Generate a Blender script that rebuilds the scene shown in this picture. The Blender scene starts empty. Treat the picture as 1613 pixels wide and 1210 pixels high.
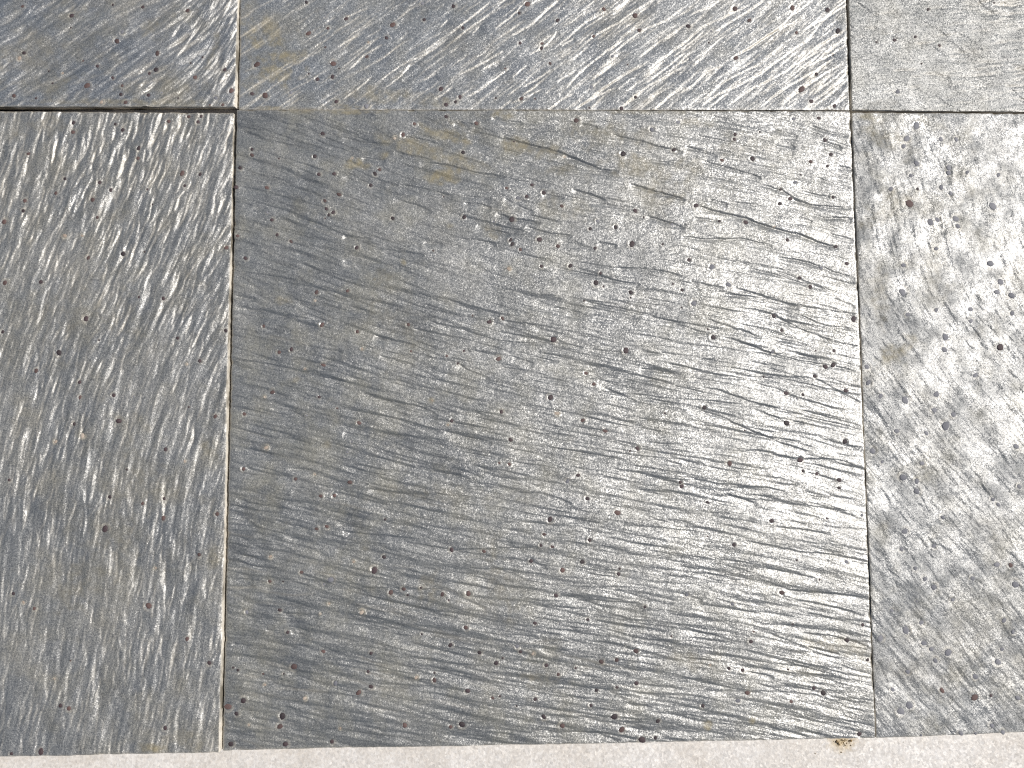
import bpy, math
import numpy as np
from mathutils import Euler

scene = bpy.context.scene
C = scene.collection
R = math.radians

# ---------------------------------------------------------------- camera
CAM_ROT = (R(4.73), R(-1.38), R(-0.35))
CAM_LOC = (-0.0544, -0.0321, 0.7895)
HFOV = R(63.0)
cam_data = bpy.data.cameras.new('camera')
cam_data.sensor_fit = 'HORIZONTAL'
cam_data.angle = HFOV
cam_data.clip_start = 0.01
cam_data.clip_end = 100.0
cam = bpy.data.objects.new('camera', cam_data)
cam.location = CAM_LOC
cam.rotation_euler = CAM_ROT
C.objects.link(cam)
scene.camera = cam

# ---------------------------------------------------------------- light
SUN_ELEV = R(53.0)
SUN_AZ = R(14.0)              # counted from +x (photo right) towards +y (photo top)
world = bpy.data.worlds.new('World')
scene.world = world
world.use_nodes = True
wn = world.node_tree
sky = wn.nodes.new('ShaderNodeTexSky')
sky.sky_type = 'NISHITA'
sky.sun_disc = False
sky.sun_elevation = SUN_ELEV
sky.sun_rotation = R(90.0) - SUN_AZ
bg = wn.nodes['Background']
bg.inputs['Strength'].default_value = 0.06
wn.links.new(sky.outputs['Color'], bg.inputs['Color'])

sun_data = bpy.data.lights.new('sun', 'SUN')
sun_data.energy = 4.9
sun_data.angle = R(0.55)
sun_data.color = (1.0, 0.955, 0.885)
sun = bpy.data.objects.new('sun', sun_data)
sun.rotation_euler = Euler((0, R(90) - SUN_ELEV, SUN_AZ), 'XYZ')
C.objects.link(sun)

scene.view_settings.view_transform = 'Standard'
scene.view_settings.look = 'None'
scene.view_settings.exposure = 0.12
scene.view_settings.gamma = 1.0
scene.cycles.use_denoising = False      # keep the grain of the stone
scene.cycles.filter_width = 1.2

# ---------------------------------------------------------------- helpers
PW, PH = 1613.0, 1210.0
FOC = PW / 2 / math.tan(HFOV / 2)
ROT = np.array(Euler(CAM_ROT, 'XYZ').to_matrix())
CL = np.array(CAM_LOC)
P = 0.0006                   # metres on the stone per pixel of the photograph, roughly

def at(px, py, z=0.0):
    """point of the stone plane at height z seen at pixel px, py of the photograph"""
    d = ROT @ np.array([(px - PW / 2) / FOC, (PH / 2 - py) / FOC, -1.0])
    return (CL + d * ((z - CL[2]) / d[2]))[:2]

class VNoise:
    """smooth lattice noise, about -1..1"""
    def __init__(self, rng, cell, n=96):
        self.t = rng.uniform(-1, 1, (n, n)).astype(np.float32)
        self.n = n
        self.c = cell
        self.o = rng.uniform(0, n, 2)
        a = rng.uniform(0, math.pi)
        self.ca, self.sa = math.cos(a), math.sin(a)
    def __call__(self, x, y):
        X = (x * self.ca - y * self.sa) / self.c + self.o[0]
        Y = (x * self.sa + y * self.ca) / self.c + self.o[1]
        i = np.floor(X).astype(np.int64); j = np.floor(Y).astype(np.int64)
        f = (X - i); g = (Y - j)
        f = f * f * (3 - 2 * f); g = g * g * (3 - 2 * g)
        n = self.n
        i0 = i % n; i1 = (i + 1) % n; j0 = j % n; j1 = (j + 1) % n
        t = self.t
        return (t[i0, j0] * (1 - f) + t[i1, j0] * f) * (1 - g) + (t[i0, j1] * (1 - f) + t[i1, j1] * f) * g

def smooth(a, b, x):
    t = np.clip((x - a) / (b - a), 0, 1)
    return t * t * (3 - 2 * t)

# ---------------------------------------------------------------- materials
def new_mat(name):
    m = bpy.data.materials.new(name)
    m.use_nodes = True
    nt = m.node_tree
    return m, nt, nt.nodes['Principled BSDF']

def nd(nt, kind, **kw):
    n = nt.nodes.new(kind)
    for k, v in kw.items():
        setattr(n, k, v)
    return n

def noise(nt, vec, scale, detail=3.0, rough=0.55, off=0.0):
    n = nd(nt, 'ShaderNodeTexNoise', noise_dimensions='4D')
    n.inputs['W'].default_value = off
    n.inputs['Scale'].default_value = scale
    n.inputs['Detail'].default_value = detail
    n.inputs['Roughness'].default_value = rough
    nt.links.new(vec, n.inputs['Vector'])
    return n.outputs['Fac']

def ramp(nt, fac, stops):
    r = nd(nt, 'ShaderNodeValToRGB')
    el = r.color_ramp.elements
    while len(el) < len(stops):
        el.new(0.5)
    for e, (p, c) in zip(el, stops):
        e.position = p
        e.color = (*c, 1) if len(c) == 3 else c
    nt.links.new(fac, r.inputs['Fac'])
    return r.outputs['Color']

def mixc(nt, fac, a, b, blend='MIX'):
    m = nd(nt, 'ShaderNodeMix', data_type='RGBA', blend_type=blend)
    for s, v in ((m.inputs[0], fac), (m.inputs[6], a), (m.inputs[7], b)):
        if isinstance(v, (int, float)):
            s.default_value = v
        elif isinstance(v, tuple):
            s.default_value = (*v, 1)
        else:
            nt.links.new(v, s)
    return m.outputs[2]

def math_node(nt, op, a, b=0.0, clamp=False):
    m = nd(nt, 'ShaderNodeMath', operation=op)
    m.use_clamp = clamp
    for s, v in zip(m.inputs, (a, b)):
        if isinstance(v, (int, float)):
            s.default_value = v
        else:
            nt.links.new(v, s)
    return m.outputs[0]

def flake_normal(nt, vec, base_normal, scale, tilt, off):
    """tiny mica plates lying a few degrees out of the plane"""
    v = nd(nt, 'ShaderNodeTexVoronoi', voronoi_dimensions='4D')
    v.inputs['Scale'].default_value = scale
    v.inputs['W'].default_value = off
    nt.links.new(vec, v.inputs['Vector'])
    s = nd(nt, 'ShaderNodeVectorMath', operation='SUBTRACT')
    nt.links.new(v.outputs['Color'], s.inputs[0])
    s.inputs[1].default_value = (0.5, 0.5, 0.5)
    k = nd(nt, 'ShaderNodeVectorMath', operation='SCALE')
    nt.links.new(s.outputs[0], k.inputs[0])
    k.inputs['Scale'].default_value = tilt
    a = nd(nt, 'ShaderNodeVectorMath', operation='ADD')
    nt.links.new(base_normal, a.inputs[0]); nt.links.new(k.outputs[0], a.inputs[1])
    z = nd(nt, 'ShaderNodeVectorMath', operation='NORMALIZE')
    nt.links.new(a.outputs[0], z.inputs[0])
    return z.outputs[0], v.outputs['Color']

def bump(nt, h, strength, dist, normal=None):
    b = nd(nt, 'ShaderNodeBump')
    b.inputs['Strength'].default_value = strength
    b.inputs['Distance'].default_value = dist
    nt.links.new(h, b.inputs['Height'])
    if normal is not None:
        nt.links.new(normal, b.inputs['Normal'])
    return b.outputs[0]

def slate_material(seed, dark, mid, light, warm, warm_amt, rough, spec, grain=1.0, patch=(0.7, 1.2), streak=0.55, ripple=0.5):
    m, nt, bs = new_mat('garnet_schist')
    co = nd(nt, 'ShaderNodeTexCoord').outputs['Object']
    base = ramp(nt, noise(nt, co, 16, 5, 0.6, seed), [(0.32, dark), (0.5, mid), (0.68, light)])
    fo = nd(nt, 'ShaderNodeAttribute', attribute_name='fol').outputs['Vector']
    st = noise(nt, fo, 330, 4, 0.62, seed + 4.4)
    base = mixc(nt, streak, base, ramp(nt, st, [(0.3, (0.32, 0.33, 0.35)), (0.5, (0.5, 0.5, 0.5)), (0.7, (0.72, 0.71, 0.67))]), 'OVERLAY')
    # olive and tan tints drifting through the blue-grey
    tint = ramp(nt, noise(nt, co, 34, 5, 0.62, seed + 3.3), [(0.47, (0, 0, 0)), (0.66, (1, 1, 1))])
    base = mixc(nt, math_node(nt, 'MULTIPLY', tint, warm_amt), base, warm)
    # salt and pepper of the minerals
    sp = noise(nt, co, 900, 2, 0.7, seed + 7.1)
    base = mixc(nt, 0.8 * min(grain, 1.25), base, ramp(nt, sp, [(0.32, (0.12, 0.12, 0.13)), (0.5, (0.52, 0.52, 0.52)), (0.68, (0.98, 0.96, 0.92))]), 'OVERLAY')
    at_ = nd(nt, 'ShaderNodeAttribute', attribute_name='stain')
    sn = ramp(nt, noise(nt, co, 120, 4, 0.65, seed + 1.7), [(0.38, (0.1, 0.1, 0.1)), (0.6, (1, 1, 1))])
    base = mixc(nt, math_node(nt, 'MULTIPLY', at_.outputs['Fac'], sn, True), base, (0.205, 0.178, 0.115))
    mi = nd(nt, 'ShaderNodeAttribute', attribute_name='mica')
    base = mixc(nt, math_node(nt, 'MULTIPLY', mi.outputs['Fac'], 0.75, True), base, (0.52, 0.46, 0.355))
    nt.links.new(base, bs.inputs['Base Color'])
    rv = ramp(nt, noise(nt, co, 26, 4, 0.6, seed + 5.5), [(0.3, (rough - 0.05,) * 3), (0.7, (rough + 0.06,) * 3)])
    nt.links.new(rv, bs.inputs['Roughness'])
    bs.inputs['IOR'].default_value = 2.35
    sv = ramp(nt, noise(nt, co, 48, 4, 0.6, seed + 9.5), [(0.36, (spec * patch[0],) * 3), (0.64, (min(spec * patch[1], 1),) * 3)])
    stn = math_node(nt, 'SUBTRACT', 1.0, math_node(nt, 'MULTIPLY', at_.outputs['Fac'], 0.6))
    gl = nd(nt, 'ShaderNodeAttribute', attribute_name='gloss').outputs['Fac']
    nt.links.new(math_node(nt, 'MULTIPLY', math_node(nt, 'MULTIPLY', sv, stn), gl), bs.inputs['Specular IOR Level'])
    b0 = bump(nt, st, ripple, 0.0012)
    b1 = bump(nt, noise(nt, co, 300, 3, 0.6, seed + 2.2), 0.16 * grain, 0.0007, b0)
    b2 = bump(nt, sp, 0.45 * grain, 0.0006, b1)
    fl, _ = flake_normal(nt, co, b2, 1000, 0.28 * grain, seed)
    nt.links.new(fl, bs.inputs['Normal'])
    return m

def edge_material():
    m, nt, bs = new_mat('sawn_edge')
    co = nd(nt, 'ShaderNodeTexCoord').outputs['Object']
    c = ramp(nt, noise(nt, co, 220, 5, 0.7, 4.0), [(0.3, (0.46, 0.42, 0.35)), (0.5, (0.66, 0.62, 0.55)), (0.72, (0.76, 0.73, 0.67))])
    g = ramp(nt, noise(nt, co, 28, 4, 0.65, 9.0), [(0.46, (0, 0, 0)), (0.6, (1, 1, 1))])
    c = mixc(nt, g, c, (0.20, 0.18, 0.145))
    nt.links.new(c, bs.inputs['Base Color'])
    bs.inputs['Roughness'].default_value = 0.75
    nt.links.new(bump(nt, noise(nt, co, 700, 3, 0.6, 1.0), 0.6, 0.0005), bs.inputs['Normal'])
    return m

def garnet_material(name, a, b, rough=0.42):
    m, nt, bs = new_mat(name)
    co = nd(nt, 'ShaderNodeTexCoord').outputs['Object']
    oi = nd(nt, 'ShaderNodeObjectInfo').outputs['Random']
    n = noise(nt, co, 900, 3, 0.6, 2.0)
    f = math_node(nt, 'MULTIPLY', math_node(nt, 'ADD', math_node(nt, 'MULTIPLY', oi, 0.9), n), 0.62)
    nt.links.new(ramp(nt, f, [(0.2, a), (0.85, b)]), bs.inputs['Base Color'])
    bs.inputs['Roughness'].default_value = rough
    bs.inputs['Specular IOR Level'].default_value = 0.35
    nt.links.new(bump(nt, n, 0.5, 0.0006), bs.inputs['Normal'])
    return m

def ground_material():
    m, nt, bs = new_mat('white_crystalline_stone')
    tc = nd(nt, 'ShaderNodeTexCoord').outputs['Object']
    v = nd(nt, 'ShaderNodeTexVoronoi')
    v.inputs['Scale'].default_value = 420
    nt.links.new(tc, v.inputs['Vector'])
    bw = nd(nt, 'ShaderNodeRGBToBW'); nt.links.new(v.outputs['Color'], bw.inputs[0])
    c = ramp(nt, bw.outputs[0], [(0.1, (0.525, 0.495, 0.460)), (0.55, (0.56, 0.535, 0.505)), (0.9, (0.605, 0.585, 0.56))])
    big = ramp(nt, noise(nt, tc, 18, 4, 0.6, 0.5), [(0.38, (0.88, 0.865, 0.85)), (0.6, (0.96, 0.965, 0.98))])
    c = mixc(nt, 1.0, c, big, 'MULTIPLY')
    # rusty patch of spilled dirt beside the joint
    dx, dy = DIRT
    mp = nd(nt, 'ShaderNodeMapping')
    nt.links.new(tc, mp.inputs['Vector'])
    mp.inputs['Location'].default_value = (-dx / 0.017, -dy / 0.013, 0)
    mp.inputs['Scale'].default_value = (1 / 0.017, 1 / 0.013, 0)
    ln = nd(nt, 'ShaderNodeVectorMath', operation='LENGTH')
    nt.links.new(mp.outputs[0], ln.inputs[0])
    dd = math_node(nt, 'ADD', ln.outputs['Value'], math_node(nt, 'MULTIPLY', math_node(nt, 'SUBTRACT', noise(nt, tc, 240, 4, 0.7, 3.0), 0.5), 1.6))
    ms = ramp(nt, dd, [(0.15, (0.85, 0.85, 0.85)), (1.0, (0, 0, 0))])
    c = mixc(nt, ms, c, (0.42, 0.32, 0.17))
    nt.links.new(c, bs.inputs['Base Color'])
    bs.inputs['Roughness'].default_value = 0.5
    bs.inputs['Specular IOR Level'].default_value = 0.5
    b1 = bump(nt, noise(nt, tc, 420, 3, 0.6, 0.0), 0.45, 0.001)
    fl, _ = flake_normal(nt, tc, b1, 430, 0.28, 1.0)
    nt.links.new(fl, bs.inputs['Normal'])
    return m

GROUND_Z = -0.0155
DIRT = tuple(at(1326, 1167, GROUND_Z))

# ---------------------------------------------------------------- ground
def make_ground():
    s = 2.2
    me = bpy.data.meshes.new('ground')
    me.from_pydata([(-s, -s, 0), (s, -s, 0), (s, s, 0), (-s, s, 0)], [], [(0, 1, 2, 3)])
    me.materials.append(ground_material())
    o = bpy.data.objects.new('ground', me)
    o.location = (0, 0, GROUND_Z)
    o['kind'] = 'structure'
    C.objects.link(o)
make_ground()

# ---------------------------------------------------------------- what the photograph shows, traced
# lists are in enlarged-view pixels: origin of the view in the photograph, then points (540 px -> 1613)
K = 540.0 / 1613.0
def pix(o, x, y):
    return o[0] + x * K, o[1] + y * K
O1, O2, O3 = (0, 0), (540, 0), (1073, 0)
O4, O5, O6 = (0, 405), (540, 405), (1073, 405)
O7, O8, O9 = (0, 805), (1073, 805), (540, 805)
# garnets: x, y, size (0 small, 1 usual, 2 large), tone (d dark, r red, p pale broken)
GARNETS = {
'A': [(O1, '103 28 1r 335 70 1d 530 22 0d 672 32 1d 880 48 1r 575 150 1d 549 192 2r 330 128 0d 108 244 1d 86 268 1p 738 250 1r 387 283 0r 457 310 1d 290 340 0p 222 328 0d 700 342 1d 731 326 2d 528 364 1d 408 402 2r 573 402 1r 567 442 1d 916 362 1r 243 388 0d 62 448 1r 698 447 1d 836 460 0d 590 482 1r 475 478 1p 1055 324 1d 1086 424 2r 1013 458 1d 1045 490 1r 985 492 0r 760 435 0d 167 460 0d 950 265 0d 896 295 0d')],
'B': [(O1, '1440 8 1d 1450 155 2r 1530 75 0d 1540 130 1r 1567 295 2r 1493 370 1d 1563 358 1d 1530 220 0r 1208 303 2r 1185 440 1d 1247 447 2r 1368 433 1d 1452 345 0d 1582 476 1d 1595 320 0d'),
      (O2, '15 85 1d 235 116 2r 374 15 1d 383 90 1d 205 176 1d 112 263 1r 521 28 1d 565 130 1d 119 196 0p 870 20 2r 830 60 1d 1010 95 1d 1228 42 1r 1376 70 2r 1180 168 1r 1395 140 1r 834 202 1d 937 205 1r 936 225 1d 975 298 1r 765 322 0r 1270 262 1d 1340 302 0d 1378 455 1d 462 418 2d 552 455 1d 530 479 1d 486 492 1d 720 460 0d 840 463 1r 1170 408 1d 1312 508 1d 1160 505 0d 905 463 0r 110 498 2d'),
      (O3, '34 123 1d 255 40 2r 322 93 1r 143 145 0d 523 35 2r 690 45 2d 545 150 1r 130 200 0d 258 272 2r 568 418 2r 615 475 2d 640 345 1d 738 145 2d 723 497 1d 720 255 0d')],
'C': [(O3, '1161 45 1d 1005 188 1d 1100 175 1d 918 200 0d 1213 215 1d 1130 300 0d 1018 432 2d 1470 15 0d')],
'D': [(O1, '877 538 1r 937 537 1d 922 563 1d 785 560 1r 532 575 1d 567 603 1d 335 570 1d 334 614 1r 644 690 1d 640 737 1r 848 808 2r 933 812 1d 860 866 1d 427 935 2r 458 852 1d 510 888 1d 295 835 1d 252 903 1r 123 716 1r 107 940 1r 100 988 1d 12 1040 2r 707 955 0d 449 1018 1r 682 883 0d 297 1105 1p 377 1105 0p 572 1190 2d 672 1180 0d 1060 1162 1r 408 1210 1r'),
      (O4, '20 120 2r 185 115 1d 763 192 1d 650 187 0d 988 192 0d 400 290 2d 270 447 2d 460 390 0d 833 380 1d 165 535 1r 937 488 1d 878 503 0p 370 587 1d 372 660 1r 532 650 1d 623 655 0d 885 705 0d 345 785 1d 552 770 2d 384 840 1p 258 868 1p 1010 750 1r 776 905 1d 40 1050 1d 512 1130 1d 768 1138 1d 667 1160 1r 593 1000 0d 1060 345 1d 5 350 1d 865 960 0p'),
      (O7, '490 85 2d 933 207 1r 765 35 1r 697 447 2r 160 460 1r 60 390 1d 108 430 0p 880 603 1r 985 715 1d 330 705 0r 286 914 1d 328 928 1r 255 790 0p 195 1133 2d 778 1022 1d 57 1140 1d 728 270 0p 1018 15 1r')],
'E': [(O1, '1518 628 1d 1186 703 1d 1186 730 1r 1312 745 0d 1480 735 1d 1500 820 1d 1573 818 1d 1130 790 1d 1110 881 1d 1255 885 1r 1595 915 1r 1528 945 1r 1536 984 1d 1547 1012 1d 1567 1000 1d 1530 1027 0d 1257 1000 0d 1278 1034 1d 1302 1105 1d 1368 1135 1r 1117 1110 1r'),
      (O2, '487 550 1d 337 583 1r 628 580 1r 284 635 1r 245 652 1p 566 718 1d 172 798 1r 152 818 1d 130 870 1d 45 745 0p 1098 567 2r 1453 612 2d 1577 575 1d 1318 724 2d 1560 705 1d 1043 738 0p 236 1027 1d 572 1022 2d 475 925 0d 770 887 1r 823 932 1d 864 925 1d 890 870 1d 946 907 1d 1030 970 1r 1376 992 1d 1415 1022 0d 1198 1041 1d 795 1032 2d 710 1044 0d 1164 1077 1d 1282 1069 1d 790 1130 1d 797 1150 1d 925 1128 2d 836 1175 1r 1012 1158 1r 1360 1147 2d 1186 1168 1d 1550 1055 1d 1505 1150 0d 65 1165 1d 425 1180 0r 805 665 0d'),
      (O3, '648 555 1d 530 557 1d 255 632 1d 250 656 1d 370 620 0d 678 656 1d 706 725 1d 690 780 1d 387 707 0d 335 745 2d 192 753 1r 610 760 1r 537 857 1d 515 933 2d 465 957 1d 470 890 1d 717 927 1d 70 968 2d 305 1045 2d 500 1128 1d 180 1040 1d 440 1065 0p 730 1160 1d 565 820 0d'),
      (O4, '1155 5 1d 1487 165 1r 1483 205 0p 1513 317 1r 1240 325 1r 1313 447 1r 1370 435 1d 1520 508 1r 1433 527 0p 1280 635 1r 1500 657 1d 1243 658 0p 1440 745 0d 1148 738 1r 1585 712 0r 1250 897 1p 1145 997 1r 1390 1045 1r 1480 1022 0p 1508 1125 1r 1572 1122 1r'),
      (O5, '22 158 1r 934 42 1d 1072 40 2d 780 55 1p 1213 75 1d 1192 120 2d 1226 137 0d 1357 165 2d 1355 190 0d 1553 127 0d 1597 155 1d 1595 237 0d 1136 205 0d 307 318 1r 68 350 1r 90 430 0p 610 275 0r 690 303 1d 752 288 1r 320 443 0r 488 465 0r 570 440 0d 732 478 2r 540 500 0d 993 385 2d 1333 440 2d 1145 545 1r 1182 597 1r 977 660 2d 745 728 1d 513 770 1d 495 790 0p 75 780 1r 20 918 0d 40 870 0d 790 860 1d 1130 768 1r 1235 818 1r 1387 900 1d 1352 912 0d 783 975 1r 735 970 0r 1108 1027 1d 1058 1055 1d 1150 1137 1d 1590 1060 1d 1595 1080 1d 1292 1203 2r 33 1060 1r 1008 735 1p 420 675 0p 1515 735 0d'),
      (O6, '36 14 1d 145 48 2d 60 217 2d 220 130 2d 557 98 1d 610 140 1d 660 50 1d 780 30 1d 437 277 2d 812 293 2d 473 345 1d 127 340 0d 150 378 2d 632 440 0d 719 441 1d 680 515 2d 717 508 2d 430 445 1d 628 560 1d 496 640 1d 574 647 1d 545 665 0d 775 628 1d 497 780 2d 110 708 1d 770 868 2d 560 955 2d 574 1006 1d 640 1020 1d 745 1050 2d 743 1086 1d 230 972 2r 124 1155 1d 300 815 0d 390 562 0d'),
      (O7, '1487 85 1r 1536 75 1r 1270 215 1p 1418 290 1r 1267 332 1r 1330 333 0d 1555 325 2d 1522 347 0d 1160 477 1d 1315 467 1d 1508 485 0p 1352 572 1d 1520 663 1r 1382 735 2r 1333 768 0d 1237 768 0r 1095 738 0d 1118 750 0d 1577 812 1d 1245 820 0p 1432 882 1p 1143 893 2d 1072 922 2r 1112 955 1d 1328 965 2d 1315 1017 2r 1170 1008 0p 1085 1097 2d 1340 1100 2d 1560 1090 1d 1600 1025 0p 1548 437 0p'),
      (O9, '198 40 0d 513 183 2d 665 190 1r 193 217 1d 148 278 2d 50 240 0p 225 383 2r 286 368 1r 305 396 0d 367 362 0d 470 393 1r 590 388 2r 498 420 0d 88 478 1p 976 40 2d 948 110 1r 932 162 1d 985 168 1r 1162 137 1d 887 235 1d 1126 240 1d 1034 278 2r 1302 272 0d 1298 296 1d 1003 397 1d 1422 452 1d 905 527 1d 1020 530 0d 1153 513 1d 1545 590 0d 578 550 1r 370 582 0d 506 632 1d 644 667 1d 133 670 1d 118 757 1d 132 828 1d 820 636 1d 837 662 1d 895 672 1p 722 715 1d 752 692 0d 957 727 1d 1095 740 0d 1015 769 1r 1216 709 1r 1289 702 1r 1379 660 2r 345 785 1p 430 765 0d 432 797 1r 73 857 2r 588 847 2d 705 880 1r 739 872 0d 905 885 1d 817 918 0d 1193 845 1d 1289 830 1d 1382 812 1d 1168 915 1d 946 969 1d 1033 1012 2r 1279 968 2d 1311 1028 2r 1484 990 1d 1409 1078 2d 1471 1067 1d 290 1010 2r 507 1017 1r 562 1005 2d'),
      (O8, '427 47 2d 685 35 0d 852 20 1d 125 120 0r 248 160 1d 545 233 0d 653 323 0d 780 240 1d 475 385 2r 506 405 0d 242 438 1d 28 395 1d 526 535 0d 328 615 1d 341 568 0r 857 537 1d 785 610 1d 880 702 1d 225 740 1d 290 750 1d 312 855 2r 267 893 1d 103 918 1d 627 835 1d 672 858 2d 518 897 1r 505 748 0d 138 725 0p 840 1050 1d 908 945 1d')],
'F': [(O3, '1105 590 2d 1059 652 2d 1045 690 1d 1105 770 2d 1080 827 1d 1220 655 1d 1291 658 1d 1258 790 1d 1258 814 1d 1222 882 1d 1266 910 1d 1340 815 1d 1490 825 1d 985 890 1d 1110 890 0d 1072 960 2r 1290 1030 2d 1300 1065 1d 1205 1035 1d 1172 1045 2d 1466 970 2d 1200 1170 1d'),
      (O6, '1040 165 2d 1043 40 1d 1200 250 1d 1365 245 1d 1065 270 1d 1485 165 2d 1505 115 2d 1555 180 2d 1560 265 1d 1455 30 2d 1245 375 2d 1240 435 1d 1505 425 2d 1385 555 1d 875 515 1d 882 590 2d 938 655 1d 1055 672 2d 1200 645 2d 1190 720 1d 1280 740 1d 1247 795 2d 1155 828 1d 1015 818 1d 905 912 2d 950 965 0d 1048 1035 2d 1110 1055 1d 1110 1103 2d 1135 970 1d 1465 1140 1d 1490 1165 1d 1590 1080 1d 1575 890 1d 1365 300 1d'),
      (O8, '1052 95 2d 1230 30 1d 1190 165 1d 1038 180 1d 1100 270 1d 1145 320 1d 1187 358 2d 1277 418 1d 990 467 0d 1133 527 1d 1060 562 2d 938 600 1d 1145 622 1d 1180 650 1d 1198 705 1d 1256 667 2d 1515 652 1d 1495 710 2d 1518 515 1d 1563 570 1d 1370 317 1d 1485 253 1d 1550 255 1r 1575 345 2d 1068 757 1d 997 840 1d 1230 845 1r 1387 780 1d 1382 877 2r 1587 880 1d 1074 913 2d 1032 942 2d 1466 1012 1d 1515 1042 1d 1315 1045 1d 1385 1047 0d 1128 1055 0d 1108 425 0d 1460 870 0d')],
}
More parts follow.
